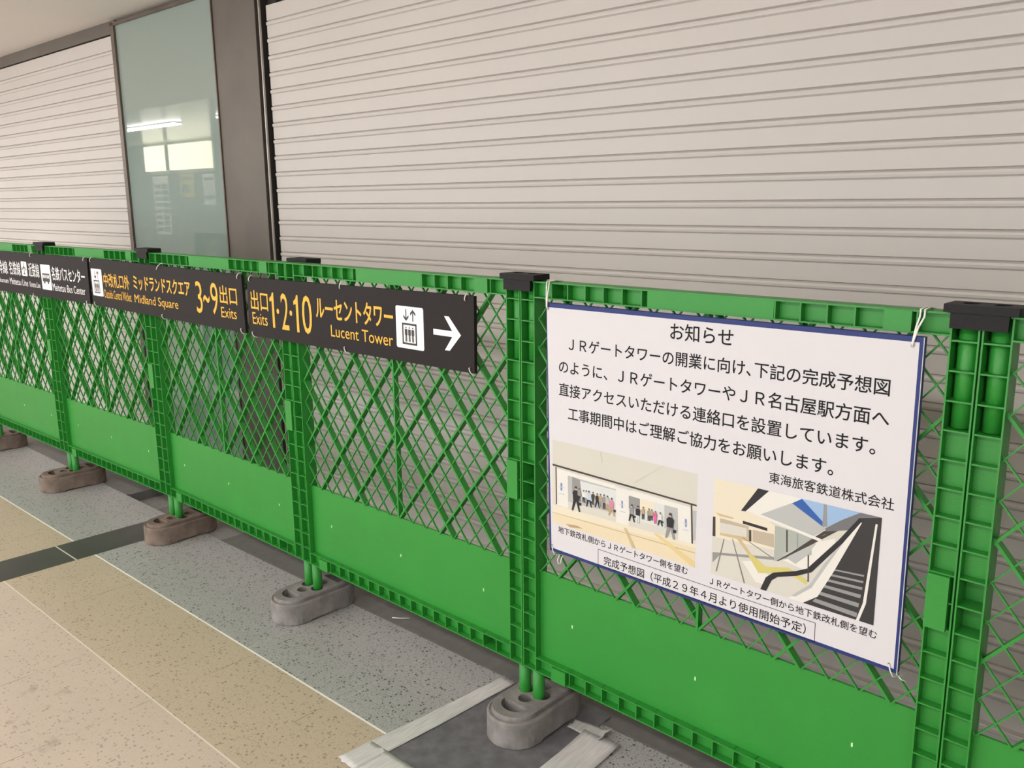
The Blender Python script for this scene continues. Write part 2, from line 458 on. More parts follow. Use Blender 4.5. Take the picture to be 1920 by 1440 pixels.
def top_rail():
    bm = bmesh.new(); x0, x1 = 0.046, 0.954; z0 = TOP - 0.0385
    bx(bm, x0, x1, 0.0, 0.042, TOP - 0.003, TOP); bx(bm, x0, x1, 0.0, 0.042, z0, z0 + 0.003)
    bx(bm, x0, 0.099, 0.017, 0.020, z0, TOP); bx(bm, 0.147, x1, 0.017, 0.020, z0, TOP); bx(bm, 0.099, 0.147, 0.039, 0.042, z0, TOP)
    for x in (0.0985, 0.146, 0.196, 0.2465, 0.297, 0.347, 0.647, 0.697, 0.747, 0.797, 0.901):
        bx(bm, x - 0.0014, x + 0.0014, 0.001, 0.040, z0, TOP)
    bx(bm, 0.362, 0.645, 0.0008, 0.018, z0 + 0.003, TOP - 0.003)
    bx(bm, 0.847, 0.893, -0.0015, 0.018, z0 + 0.001, TOP - 0.0015)
    return bm
def bottom_rail():
    bm = bmesh.new(); x0, x1 = 0.046, 0.954; z1 = 0.219
    bx(bm, x0, x1, 0.0, 0.042, z1 - 0.003, z1); bx(bm, x0, x1, 0.0, 0.042, BOT, BOT + 0.003)
    bx(bm, x0, 0.853, 0.019, 0.022, BOT, z1); bx(bm, 0.853, 0.903, 0.039, 0.042, BOT, z1); bx(bm, 0.903, x1, 0.019, 0.022, BOT, z1)
    x = 0.155
    while x < 0.94:
        bx(bm, x - 0.0014, x + 0.0014, 0.001, 0.040, BOT, z1); x += 0.0499
    bx(bm, 0.102, 0.147, -0.006, 0.020, BOT + 0.001, z1 - 0.004)
    return bm
KICK = 0.4490
def kick_panel():
    bm = bmesh.new(); bx(bm, 0.046, 0.954, 0.018, 0.024, 0.219, KICK)
    for x in (0.150, 0.497, 0.842): bx(bm, x - 0.0016, x + 0.0016, 0.0168, 0.0181, 0.328, 0.336, 1)
    return bm
def clip(p, d, x0, x1, z0, z1):
    t0, t1 = -9.0, 9.0
    for o, v, lo, hi in ((p[0], d[0], x0, x1), (p[1], d[1], z0, z1)):
        a, b = (lo - o) / v, (hi - o) / v
        if a > b: a, b = b, a
        t0, t1 = max(t0, a), min(t1, b)
    if t1 - t0 < 0.006: return None
    return (p[0] + d[0] * t0, p[1] + d[1] * t0), (p[0] + d[0] * t1, p[1] + d[1] * t1)
LX, LZ = 0.0872, 0.1050
def lattice(thick):
    bm = bmesh.new(); z0, z1 = KICK - 0.001, TOP - 0.036
    for side in (-1, 1):
        cx = 0.485 if side < 0 else 0.529
        xa, xb = (0.045, 0.497) if side < 0 else (0.503, 0.955)
        for s in (1, -1):
            for j in range(-24, 25):
                seg = clip((cx, 0.6920 + j / 3 * 2 * LZ), (LX, s * LZ), xa, xb, z0, z1)
                if seg is None: continue
                main = j % 3 == 0 and math.dist(seg[0], seg[1]) > 0.2      # the short corner ones are fine bars
                if main != thick: continue
                if thick: bar_xz(bm, seg[0], seg[1], 0.0056, 0.0115 + 0.0002 * s, 0.0300)
                else: bar_xz(bm, seg[0], seg[1], 0.0027, 0.0122 + 0.0002 * s, 0.0170)
    return bm
def centre_bar():
    bm = bmesh.new(); bx(bm, 0.4968, 0.5032, 0.0105, 0.0270, KICK, TOP - 0.036)
    return bm
def make_panel():
    t = thing('fence_panel', 'x', 'fence')
    obj('stile', stile(0.0015, 0.046, True), GREEN, t); obj('stile', stile(0.954, 0.9985, False), GREEN, t)
    obj('top_rail', top_rail(), GREEN, t); obj('bottom_rail', bottom_rail(), GREEN, t)
    obj('kick_panel', kick_panel(), [GREEN, PALE], t)
    obj('lattice', lattice(True), GREEN, t); obj('fine_mesh', lattice(False), GREEN, t); obj('centre_bar', centre_bar(), GREEN, t)
    for x in (0.0240, 0.976):
        bm = bmesh.new(); cylinder(bm, x, 0.0285, 0.0168, 0.975, TOP - 0.0035); obj('socket_tube', bm, GREEN, t)
        bm = bmesh.new(); cylinder(bm, x, 0.0345, 0.0158, 0.0165, BOT + 0.012); obj('leg', bm, GREEN, t)
    return t
proto = make_panel()
PLABEL = ['green fence panel cut off by the right edge of the photo',
          'green plastic lattice fence panel carrying the white notice board',
          'green fence panel directly left of the one with the white notice board',
          'green fence panel between the second and third base blocks from the left',
          'green fence panel where the two far dark signs meet',
          'green fence panel cut off by the left edge of the photo']
ends = [(2.0, 0.0)] + JX
for i in range(6):
    r, l = ends[i], ends[i + 1]
    o = proto if i == 0 else copy_tree(proto)
    o.location = (l[0], l[1], 0.0); o.rotation_euler = (0, 0, math.atan2(r[1] - l[1], r[0] - l[0])); o['label'] = PLABEL[i]; o['group'] = 'green fence panels in a row'

# ---------------------------------------------------------------- joint caps
def cap_mesh():
    bm = bmesh.new()
    outer = [(-0.054, -0.0125), (0.054, -0.0125), (0.056, -0.0105), (0.056, 0.042), (0.054, 0.044), (-0.054, 0.044), (-0.056, 0.042), (-0.056, -0.0105)]
    a = holed_plate(bm, outer, [circle(-0.023, 0.020, 0.0135), circle(0.023, 0.020, 0.0135)], 1.1805, 0.006)
    b = [bm.verts.new((x, y, 1.1675)) for x, y in outer]
    wall_loop(bm, a, b); bm.faces.new(b)
    for f in bm.faces: f.smooth = False
    bx(bm, -0.0455, 0.0400, -0.0090, -0.0010, 1.1420, 1.1675)
    bx(bm, -0.0455, 0.0400, 0.0485, 0.0520, 1.1420, 1.1675); bx(bm, -0.0455, 0.0400, 0.0420, 0.0520, 1.1640, 1.1675)
    return bm
cap0 = obj('joint_cap', cap_mesh(), BLACK)
CLABEL = ['black rubber cap on the fence joint right of the notice board', 'black cap on the fence joint between arrow sign and notice board',
          'black cap set back behind the rail above the sign with the white arrow', 'black cap on the fence top in front of the tinted glass',
          'black cap on the fence top in front of the left shutter']
for i in range(5):
    o = cap0 if i == 0 else cap0.copy()
    if i: COL.objects.link(o)
    a = ends[i]; b = ends[i + 2]
    o.location = (JX[i][0], JX[i][1] + (0.052 if i == 2 else 0.0), -0.004 if i == 2 else 0.0); o.rotation_euler = (0, 0, math.atan2(a[1] - b[1], a[0] - b[0]))
    tag(o, CLABEL[i], 'cap', 'black caps on the fence joints')

# ---------------------------------------------------------------- base blocks
def stadium(w, l, inset=0.0, n=14):
    r = w / 2 - inset; c = l / 2 - w / 2
    return ([(r * math.cos(t), -c + r * math.sin(t)) for t in [math.pi + math.pi * k / n for k in range(n + 1)]] + [(r, -0.064), (r, -0.058), (r, 0.058), (r, 0.064)] +
            [(r * math.cos(t), c + r * math.sin(t)) for t in [math.pi * k / n for k in range(n + 1)]] + [(-r, 0.064), (-r, 0.058), (-r, -0.058), (-r, -0.064)])
def block_mesh():
    W, Lh = 0.150, 0.300; bm = bmesh.new()
    def dhole(sg):
        pts = [(0.042 * math.cos(t), 0.038 * math.sin(t)) for t in [math.pi * k / 12 for k in range(13)]]
        return [(x * sg, sg * (y + 0.072)) for x, y in pts]
    holes = [circle(-0.0272, -0.001, 0.0205), circle(0.0272, -0.001, 0.0205), circle(0, -0.038, 0.0195), circle(0, 0.038, 0.0195), dhole(1), dhole(-1)]
    top = holed_plate(bm, stadium(W, Lh, 0.0135), holes, 0.083, 0.070)
    prev = top
    for inset, z in ((0.0125, 0.0795), (0.0118, 0.0715), (0.0075, 0.0708), (0.0055, 0.0728), (0.0020, 0.0722), (0.0, 0.0695), (-0.0005, 0.066), (-0.001, 0.030), (-0.001, 0.004), (0.002, 0.0)):
        cur = [bm.verts.new((x, y, z + (0.005 if z < 0.02 and abs(y) < 0.06 else 0))) for x, y in stadium(W, Lh, inset)]
        wall_loop(bm, prev, cur, z in (0.030, 0.066)); prev = cur
    bm.faces.new(prev)
    return bm
block0 = obj('base_block', block_mesh(), BLOCKM)
blockb = obj('base_block', block_mesh(), BLOCKB)
BL = [(1.0, 0.040, 0.0, 'grey base block under the joint right of the notice board'),
      (0.002, 0.043, 0.02, 'grey base block standing on the taped felt mat'),
      (-0.992, 0.018, -0.02, 'grey fence base block directly right of the middle of the walkway, under the arrow sign'),
      (-1.984, 0.030, 0.03, 'brownish base block standing on the dark floor stripe'),
      (-3.005, -0.028, -0.05, 'brownish base block, second from the left edge of the photo'),
      (-4.02, -0.070, -0.06, 'base block cut off by the left edge of the photo')]
BL[2] = (-0.992, 0.018, -0.02, 'grey base block between the felt mat and the dark floor stripe')
for i, (x, y, rz, lb) in enumerate(BL):
    o = block0 if i == 0 else (blockb if i > 2 else block0).copy()
    if i: COL.objects.link(o)
    o.location = (x, y, 0.0); o.rotation_euler = (0, 0, SA + rz); tag(o, lb, 'base', 'base blocks under the fence')
bpy.data.objects.remove(blockb)
BLOCK_ON_MAT = 0.003
for o in COL.objects:
    if o.name.startswith('base_block') and abs(o.location.x - 0.002) < 1e-4: o.location.z = BLOCK_ON_MAT

# ---------------------------------------------------------------- felt mat and masking tape
bm = bmesh.new()
P = [(-0.205, -0.36), (0.200, -0.36), (0.146, 0.114), (0.141, 0.190), (-0.190, 0.172)]
a = [bm.verts.new((x, y, 0.0030)) for x, y in P]; b = [bm.verts.new((x, y, 0.0004)) for x, y in P]
bm.faces.new(a); bm.faces.new(b[::-1])
for i in range(5):
    j = (i + 1) % 5; bm.faces.new((a[j], a[i], b[i], b[j]))
# the part past the threshold edge stays clear of the raised edge strip
tag(obj('floor_mat', bm, MATM, None, None, SA), 'grey felt mat taped to the floor under a base block', 'mat')

def tape(label, path, w0, w1, lift, seed, curl=0.0):
    """a strip along path; lift = heights of its left and right edge"""
    random.seed(seed); bm = bmesh.new(); n = 26; m = 6
    pts = [Vector(p) for p in path]
    seglen = [(q - p).length for p, q in zip(pts, pts[1:])]; tot = sum(seglen)
    def at(t):
        d = t * tot
        for p, q, l in zip(pts, pts[1:], seglen):
            if d <= l + 1e-9: return p + (q - p) * d / l, (q - p).normalized()
            d -= l
        return pts[-1], (pts[-1] - pts[-2]).normalized()
    grid = []
    for i in range(n + 1):
        t = i / n; p, d = at(t); nrm = Vector((-d.y, d.x)); w = w0 + (w1 - w0) * t; row = []
        for k in range(m + 1):
            s = k / m - 0.5
            jag = random.uniform(-0.004, 0.004) if i in (0, n) else 0
            q = p + nrm * s * w + d * jag
            z = lift[0] * (0.5 - s) + lift[1] * (0.5 + s) + 0.0007 + random.uniform(0, 0.0005) + 0.0012 * max(0, math.sin(9 * s + 14 * t + seed)) * 0.5
            z += curl * max(0.0, (t - 0.75) / 0.25) ** 2
            row.append(bm.verts.new((q.x, q.y, z)))
        grid.append(row)
    for r0, r1 in zip(grid, grid[1:]):
        for k in range(m):
            bm.faces.new((r0[k], r0[k+1], r1[k+1], r1[k])).smooth = True
    o = obj('masking_tape', bm, TAPE, None, None, SA)
    md = o.modifiers.new('thickness', 'SOLIDIFY'); md.thickness = 0.0004; md.offset = 1
    return tag(o, label, 'tape', 'tape around the felt mat')
tape('long pale masking tape along the left edge of the felt mat', [(-0.222, -0.405), (-0.200, -0.15), (-0.183, 0.146)], 0.072, 0.052, (0.0040, 0.0030), 1)
tape('pale masking tape along the front edge of the felt mat', [(-0.250, -0.352), (0.0, -0.352), (0.22, -0.352)], 0.095, 0.095, (0.0030, 0.0040), 2)
tape('crumpled pale masking tape along the right edge of the felt mat', [(0.215, -0.42), (0.195, -0.10), (0.186, 0.092)], 0.095, 0.105, (0.0030, 0.0042), 3, 0.006)
tape('short folded scrap of masking tape right of the base block on the mat', [(0.084, 0.096), (0.12, 0.100), (0.19, 0.104)], 0.040, 0.062, (0.0036, 0.0036), 4, 0.012)
bm = bmesh.new(); tube(bm, [(-0.737, 0.172, 0.0022), (-0.712, 0.186, 0.0026), (-0.690, 0.207, 0.0022)], 0.0016, 6)
tag(obj('plastic_scrap', bm, TIE, None, None, SA), 'tiny white plastic scrap lying on the dark stone threshold', 'litter')

# ---------------------------------------------------------------- dark direction signs
SF, SB = -0.0135, -0.0030          # front and back of the boards, from the fence's front face
def panel_rot(i): return math.atan2(JX[i-1][1] - JX[i][1], JX[i-1][0] - JX[i][0])
def board(bm, q, y0, y1, mi=0):
    v0 = [bm.verts.new((x, y0, z)) for x, z in q]; v1 = [bm.verts.new((x, y1, z)) for x, z in q]
    bm.faces.new(v0).material_index = mi; bm.faces.new(v1[::-1]).material_index = mi
    for i in range(4):
        j = (i + 1) % 4; bm.faces.new((v0[j], v0[i], v1[i], v1[j])).material_index = mi
def rounded(x0, x1, z0, z1, r=0.006, n=5):
    pts = []
    for cx, cz, a in ((x1 - r, z0 + r, -90), (x1 - r, z1 - r, 0), (x0 + r, z1 - r, 90), (x0 + r, z0 + r, 180)):
        for k in range(n + 1):
            t = math.radians(a + 90 * k / n); pts.append((cx + r * math.cos(t), cz + r * math.sin(t)))
    return pts
def sign(label, i, corners, cat='sign'):
    t = thing('direction_sign', label, cat, (JX[i][0], JX[i][1], 0.0), panel_rot(i), 'dark direction signs along the fence')
    bm = bmesh.new(); board(bm, corners, SF, SB); obj('board', bm, SIGNM, t, bevel=0.0008)
    return t
def plate(t, x0, x1, z0, z1):
    bm = bmesh.new(); q = rounded(x0, x1, z0, z1); v = [bm.verts.new((x, SF - 0.0006, z)) for x, z in q]; w = [bm.verts.new((x, SF, z)) for x, z in q]
    bm.faces.new(v); wall_loop(bm, v, w)
    return obj('pictogram', bm, WHITE, t)
def arrow_ud(bm, y, x, z0, z1, up, w, h):
    zt, zb = (z1, z0) if up else (z0, z1); s = 1 if up else -1
    flat(bm, [(x - w * .09, z0 + (0 if up else h * .3)), (x + w * .09, z0 + (0 if up else h * .3)), (x + w * .09, z1 - (h * .3 if up else 0)), (x - w * .09, z1 - (h * .3 if up else 0))], y)
    for m in (-1, 1):
        q = [(x, zt), (x + m * w * .5, zt - s * h), (x + m * w * .5, zt - s * h * 1.75), (x, zt - s * h * .75)]
        flat(bm, q, y - 0.00005)
def elevator(t, x0, x1, z0, z1, ex0, ex1, ez0, ez1, people):
    p = plate(t, x0, x1, z0, z1); y = SF - 0.0010; bm = bmesh.new(); w = x1 - x0; f = (ex1 - ex0) * 0.09
    for q in ((ex0, ex1, ez0, ez0 + f), (ex0, ex1, ez1 - f, ez1), (ex0, ex0 + f, ez0, ez1), (ex1 - f, ex1, ez0, ez1)):
        flat(bm, [(q[0], q[2]), (q[1], q[2]), (q[1], q[3]), (q[0], q[3])], y)
    az0, az1 = ez1 + (z1 - ez1) * .12, z1 - (z1 - ez1) * .16
    arrow_ud(bm, y, x0 + w * .38, az0, az1, False, w * .19, w * .085); arrow_ud(bm, y, x0 + w * .63, az0, az1, True, w * .19, w * .085)
    H = (ez1 - ez0 - 2 * f)
    for k in range(3):
        cx = ex0 + (ex1 - ex0) * (.27 + .23 * k); b = ez0 + f + H * .05; s = H * .86; u = (ex1 - ex0) * .062
        v = [bm.verts.new((a, y, c)) for a, c in circle(cx, b + s * .93, s * .062, 12)]; bm.faces.new(v)
        flat(bm, [(cx - u * 1.45, b + s * .83), (cx - u * 1.45, b + s * .44), (cx - u * .95, b + s * .44), (cx - u * .95, b), (cx - u * .12, b), (cx - u * .12, b + s * .40),
                  (cx + u * .12, b + s * .40), (cx + u * .12, b), (cx + u * .95, b), (cx + u * .95, b + s * .44), (cx + u * 1.45, b + s * .44), (cx + u * 1.45, b + s * .83)], y)
    obj('symbol', bm, SYM, p)
TY = SF - 0.0005
def L(t, s, x0, x1, z0, z1, m=None, bold=0.0): return text_mesh('lettering', s, m or YEL, t, TY, x0, x1, z0, z1, bold=bold)
def one(t, x0, x1, z0, z1):
    bm = bmesh.new(); w = x1 - x0; h = z1 - z0
    flat(bm, [(x1 - w * .50, z0), (x1, z0), (x1, z1), (x1 - w * .30, z1), (x1 - w * .52, z1 - h * .10), (x0, z1 - h * .17), (x0, z1 - h * .27), (x1 - w * .50, z1 - h * .24)], TY)
    obj('lettering', bm, YEL, t)
def dot(t, x, z, rx, rz):
    bm = bmesh.new(); v = [bm.verts.new((x + rx * math.cos(a), TY, z + rz * math.sin(a))) for a in [2 * math.pi * k / 16 for k in range(16)]]
    bm.faces.new(v); obj('lettering', bm, YEL, t)

s1 = sign('dark sign with a white arrow and yellow text', 2, [(-0.219, 0.919), (0.8555, 0.9255), (0.8577, 1.1195), (-0.2133, 1.1105)])
L(s1, '出口', -0.196, -0.0925, 1.0065, 1.0705, bold=0.0006)
L(s1, 'Exits', -0.1915, -0.1010, 0.9595, 0.9985)
one(s1, -0.0815, -0.0565, 0.9580, 1.0705); dot(s1, -0.0357, 1.0125, 0.0072, 0.0085); L(s1, '2', -0.0165, 0.0255, 0.9570, 1.0715, bold=0.0); dot(s1, 0.0385, 1.0125, 0.0072, 0.0085)
one(s1, 0.0560, 0.0810, 0.9560, 1.0710); L(s1, '0', 0.1010, 0.1525, 0.9555, 1.0735, bold=0.0)
L(s1, 'ルーセントタワー', 0.1765, 0.5400, 1.0110, 1.0730, bold=0.0011)
L(s1, 'Lucent Tower', 0.2480, 0.5375, 0.9605, 0.9950)
elevator(s1, 0.5535, 0.6665, 0.9620, 1.0755, 0.5790, 0.6390, 0.9728, 1.0308, 3)
bm = bmesh.new()
flat(bm, [(0.7050, 1.0105), (0.7780, 1.0105), (0.7780, 1.0255), (0.7050, 1.0255)], TY)
flat(bm, [(0.7480, 1.0620), (0.7770, 1.0255), (0.7785, 1.0180), (0.8095, 1.0178), (0.7655, 1.0622)], TY - 0.0001)
flat(bm, [(0.7480, 0.9740), (0.7665, 0.9742), (0.8095, 1.0178), (0.7785, 1.0180), (0.7770, 1.0105)], TY - 0.0001)
obj('arrow', bm, WHITE, s1)

s2 = sign('middle of the three dark signs, yellow text without a big arrow', 3, [(-0.4676, 0.9300), (0.7553, 0.9222), (0.7515, 1.1160), (-0.4651, 1.1285)])
S2TILT = 0.0196 / 1.27            # it bridges two panels that meet at a slight angle
s2.rotation_euler.z += S2TILT; s2.location.y -= 0.0116
elevator(s2, -0.4550, -0.3515, 0.9720, 1.0850, -0.4350, -0.3800, 0.9833, 1.0378, 3)
L(s2, '中改札口外', -0.3360, -0.0960, 1.0155, 1.0715, bold=0.0006)
L(s2, 'Outside Central Wicket', -0.3430, -0.0890, 0.9685, 1.0045)
L(s2, 'ミッドランドスクエア', -0.0580, 0.3955, 1.0205, 1.0760, bold=0.0011)
L(s2, 'Midland Square', -0.0610, 0.2965, 0.9580, 1.0020)
L(s2, '3', 0.4360, 0.4800, 0.9670, 1.0800); L(s2, '~', 0.4880, 0.5310, 1.0080, 1.0330, bold=0.0008); L(s2, '9', 0.5400, 0.5890, 0.9700, 1.0810)
L(s2, '出口', 0.6030, 0.7145, 1.0120, 1.0745, bold=0.0006)
L(s2, 'Exits', 0.6050, 0.7055, 0.9645, 1.0005)

s3 = sign('dark sign with white text and a bus symbol, cut off at left', 4, [(-0.7700, 0.9260), (0.5010, 0.9310), (0.5115, 1.1265), (-0.7640, 1.1265)])
L(s3, '新幹線', -0.6050, -0.4050, 1.0160, 1.0820, WHITE, bold=0.0004)
L(s3, 'Shinkansen', -0.5980, -0.4150, 0.9715, 0.9960, WHITE)
L(s3, '名鉄線', -0.3840, -0.2410, 1.0160, 1.0820, WHITE, bold=0.0004)
p = plate(s3, -0.2270, -0.1600, 1.0170, 1.0855)
bm = bmesh.new(); y = SF - 0.0010; c = -0.1935
flat(bm, [(c - .003, 1.023), (c + .003, 1.023), (c + .003, 1.076), (c, 1.081), (c - .003, 1.076)], y)
flat(bm, [(c - .026, 1.043), (c - .003, 1.056), (c - .003, 1.064), (c - .026, 1.049)], y); flat(bm, [(c + .026, 1.043), (c + .026, 1.049), (c + .003, 1.064), (c + .003, 1.056)], y)
flat(bm, [(c - .011, 1.024), (c - .003, 1.029), (c - .003, 1.034), (c - .011, 1.028)], y); flat(bm, [(c + .011, 1.024), (c + .011, 1.028), (c + .003, 1.034), (c + .003, 1.029)], y)
obj('symbol', bm, SYM, p)
L(s3, '近鉄線', -0.1400, -0.0150, 1.0170, 1.0820, WHITE, bold=0.0004)
L(s3, 'Meitetsu Line', -0.3940, -0.1670, 0.9690, 1.0000, WHITE)
L(s3, 'Kintetsu Line', -0.1460, -0.0215, 0.9685, 0.9945, WHITE)
p = plate(s3, 0.0040, 0.1125, 0.9660, 1.0810)
bm = bmesh.new(); x0, x1 = 0.019, 0.099
flat(bm, [(x0, 1.003), (x1, 1.003), (x1, 1.019), (x0, 1.019)], y); flat(bm, [(x0, 1.034), (x1, 1.034), (x1, 1.041), (x0, 1.041)], y)
for k in range(6):
    q = x0 + (x1 - x0 - .005) * k / 5; flat(bm, [(q, 1.019), (q + .005, 1.019), (q + .005, 1.034), (q, 1.034)], y)
for q in (0.038, 0.080): bm.faces.new([bm.verts.new((a, y - 0.0001, b)) for a, b in circle(q, 1.001, 0.0085, 14)])
obj('symbol', bm, SYM, p)
L(s3, '名鉄バスセンター', 0.1270, 0.4740, 1.0145, 1.0755, WHITE, bold=0.0006)
L(s3, 'Meitetsu Bus Center', 0.1230, 0.4645, 0.9665, 1.0000, WHITE)

# ties that hold the signs
def tie(sg, x, z, up, lean=0.0, size=0.016, r=0.0014):
    bm = bmesh.new(); s = 1 if up else -1
    pts = [(x, SF + 0.002, z), (x + lean * .15, SF - .0035, z + s * .002), (x + lean * .4, SF - .0045, z + s * size * .45), (x + lean * .7, SF - .003, z + s * size * .85),
           (x + lean * .9, SF + .002, z + s * size * 1.15), (x + lean, SF + .008, z + s * size * 1.25), (x + lean * 1.05, -0.0022, z + s * size * 1.25)]
    tube(bm, pts, r, 6)
    obj('tie', bm, TIE, sg)['label'] = 'small white nylon tie'
for x, z, up in ((-0.196, 1.098, True), (0.305, 1.104, True), (0.828, 1.106, True), (-0.198, 0.934, False), (0.312, 0.937, False), (0.838, 0.940, False)):
    tie(s1, x, z, up, 0.010 if not up else 0.004)
for x, z, up in ((-0.450, 1.112, True), (0.150, 1.106, True), (0.728, 1.102, True), (-0.446, 0.945, False), (0.165, 0.940, False), (0.730, 0.938, False)):
    tie(s2, x, z, up, 0.030 if (x == 0.150) else 0.006, 0.020 if x == 0.150 else 0.016)
for x, z, up in ((-0.100, 1.112, True), (0.480, 1.112, True), (-0.110, 0.940, False), (0.472, 0.944, False)):
    tie(s3, x, z, up, 0.006)

# ---------------------------------------------------------------- white notice board
NF, NB = -0.0160, -0.0035
nb = thing('notice_board', 'white notice board with blue edge and two pictures, hung on the fence', 'notice board', (JX[1][0], JX[1][1], 0.0), 0.0)
CORN = [(0.1065, 0.5295), (0.9230, 0.5255), (0.9210, 1.1240), (0.0965, 1.1210)]
bm = bmesh.new(); board(bm, CORN, NF + 0.0004, NB); obj('backing_board', bm, [BLUEB], nb)
bm = bmesh.new()
flat(bm, [(0.9222, 0.5255), (0.9238, 0.5255), (0.9218, 1.1240), (0.9202, 1.1240)], NF - 0.0001)
obj('edge_trim', bm, EDGE, nb)
bm = bmesh.new(); flat(bm, [(0.1125, 0.5370), (0.9172, 0.5330), (0.9140, 1.1150), (0.0990, 1.1115)], NF - 0.0001); obj('paper_sheet', bm, PAPER, nb)
YT = NF - 0.0004
def T(s, x0, x1, zc, bold=0.0): return text_mesh('lettering', s, INK, nb, YT, x0, x1, zc=zc, bold=bold)
T('お知らせ', 0.4320, 0.5740, 1.0885, 0.00032)
T('ＪＲゲートタワーの開業に向け､下記の完成予想図', 0.1645, 0.8725, 1.0335, 0.00032)
T('のように、ＪＲゲートタワーやＪＲ名古屋駅方面へ', 0.1360, 0.8755, 0.9800, 0.00032)
T('直接アクセスいただける連絡口を設置しています。', 0.1360, 0.8560, 0.9275, 0.00032)
T('工事期間中はご理解ご協力をお願いします。', 0.1635, 0.7845, 0.8745, 0.00032)
T('東海旅客鉄道株式会社', 0.6620, 0.8950, 0.8315, 0.00018)
T('地下鉄改札側からＪＲゲートタワー側を望む', 0.1345, 0.4905, 0.5895, 0.00018)
T('ＪＲゲートタワー側から地下鉄改札側を望む', 0.5432, 0.8838, 0.5852, 0.00018)
T('完成予想図（平成２９年４月より使用開始予定）', 0.2705, 0.7525, 0.5505, 0.00018)
bm = bmesh.new()
a, b, c, d = (0.2543, 0.5350), (0.7708, 0.5312), (0.7700, 0.5695), (0.2540, 0.5723)
for p, q in ((a, b), (b, c), (c, d), (d, a)): bar_xz(bm, p, q, 0.0010, YT, YT + 0.0002)
obj('text_frame', bm, INK, nb)

PC = dict(p_ceil=(.57,.55,.49), p_tan=(.68,.585,.41), p_beige=(.69,.63,.50), p_wall=(.62,.58,.5), p_grey=(.42,.43,.42), p_grey2=(.26,.26,.255), p_white=(.69,.675,.63),
          p_pale=(.60,.62,.61), p_floor=(.58,.56,.50), p_dark=(.055,.045,.04), p_ochre=(.52,.42,.24), p_yellow=(.66,.52,.25), p_brown=(.42,.30,.18), p_line=(.5,.46,.38),
          p_blue=(.20,.25,.45), p_blueL=(.48,.54,.66), p_black=(.022,.022,.025), p_pink=(.55,.22,.30), p_magenta=(.62,.10,.28), p_cream=(.68,.62,.49), p_brown2=(.45,.38,.29),
          p_line2=(.20,.19,.17), p_yel2=(.56,.50,.16), p_glass=(.36,.39,.35), p_sky=(.28,.42,.62), p_blue2=(.03,.10,.35), p_dgrey=(.15,.15,.155), p_black2=(.035,.033,.035), p_skin=(.5,.36,.28))
PM = {k: mat('print_' + k[2:], v, 0.5, spec=0.3) for k, v in PC.items()}
def picture(label, polys, people, ox, oz, w, h):
    keys = []; bm = bmesh.new(); y = NF - 0.0002; n = 0
    def mi(k):
        if k not in keys: keys.append(k)
        return keys.index(k)
    def add(k, pts):
        nonlocal n
        flat(bm, [(ox + x * 1e-4, oz + z * 1e-4) for x, z in pts], y - 0.000018 * n, mi(k)); n += 1
    for k, pts in polys: add(k, pts)
    for x, zt, zb, top, leg, stride in people:
        H = zt - zb; u = H * .085
        add(leg, [(x - u * (2.4 if stride else 1.2), zb), (x - u * (1.5 if stride else .3), zb), (x + u * .2, zb + H * .40), (x + u * (1.7 if stride else .5), zb + H * .02), (x + u * (2.7 if stride else 1.4), zb + H * .02), (x + u * 1.3, zb + H * .52), (x - u * 1.3, zb + H * .52)])
        add(top, [(x - u * 1.6, zb + H * .44), (x + u * 1.6, zb + H * .44), (x + u * 1.9, zb + H * .76), (x + u * .7, zb + H * .85), (x - u * .7, zb + H * .85), (x - u * 1.9, zb + H * .74)])
        add('p_skin', [(x - u * .65, zb + H * .84), (x + u * .65, zb + H * .84), (x + u * .65, zb + H * .94), (x - u * .65, zb + H * .94)])
        add('p_dark', [(x - u * .75, zb + H * .91), (x + u * .75, zb + H * .91), (x + u * .5, zb + H), (x - u * .5, zb + H)])
        if stride and H > 300: add('p_black', [(x + u * 1.6, zb + H * .28), (x + u * 3.2, zb + H * .28), (x + u * 3.2, zb + H * .40), (x + u * 1.6, zb + H * .40)])
    o = obj('picture', bm, [PM[k] for k in keys], nb, normals=False)
    o['label'] = label
    return o
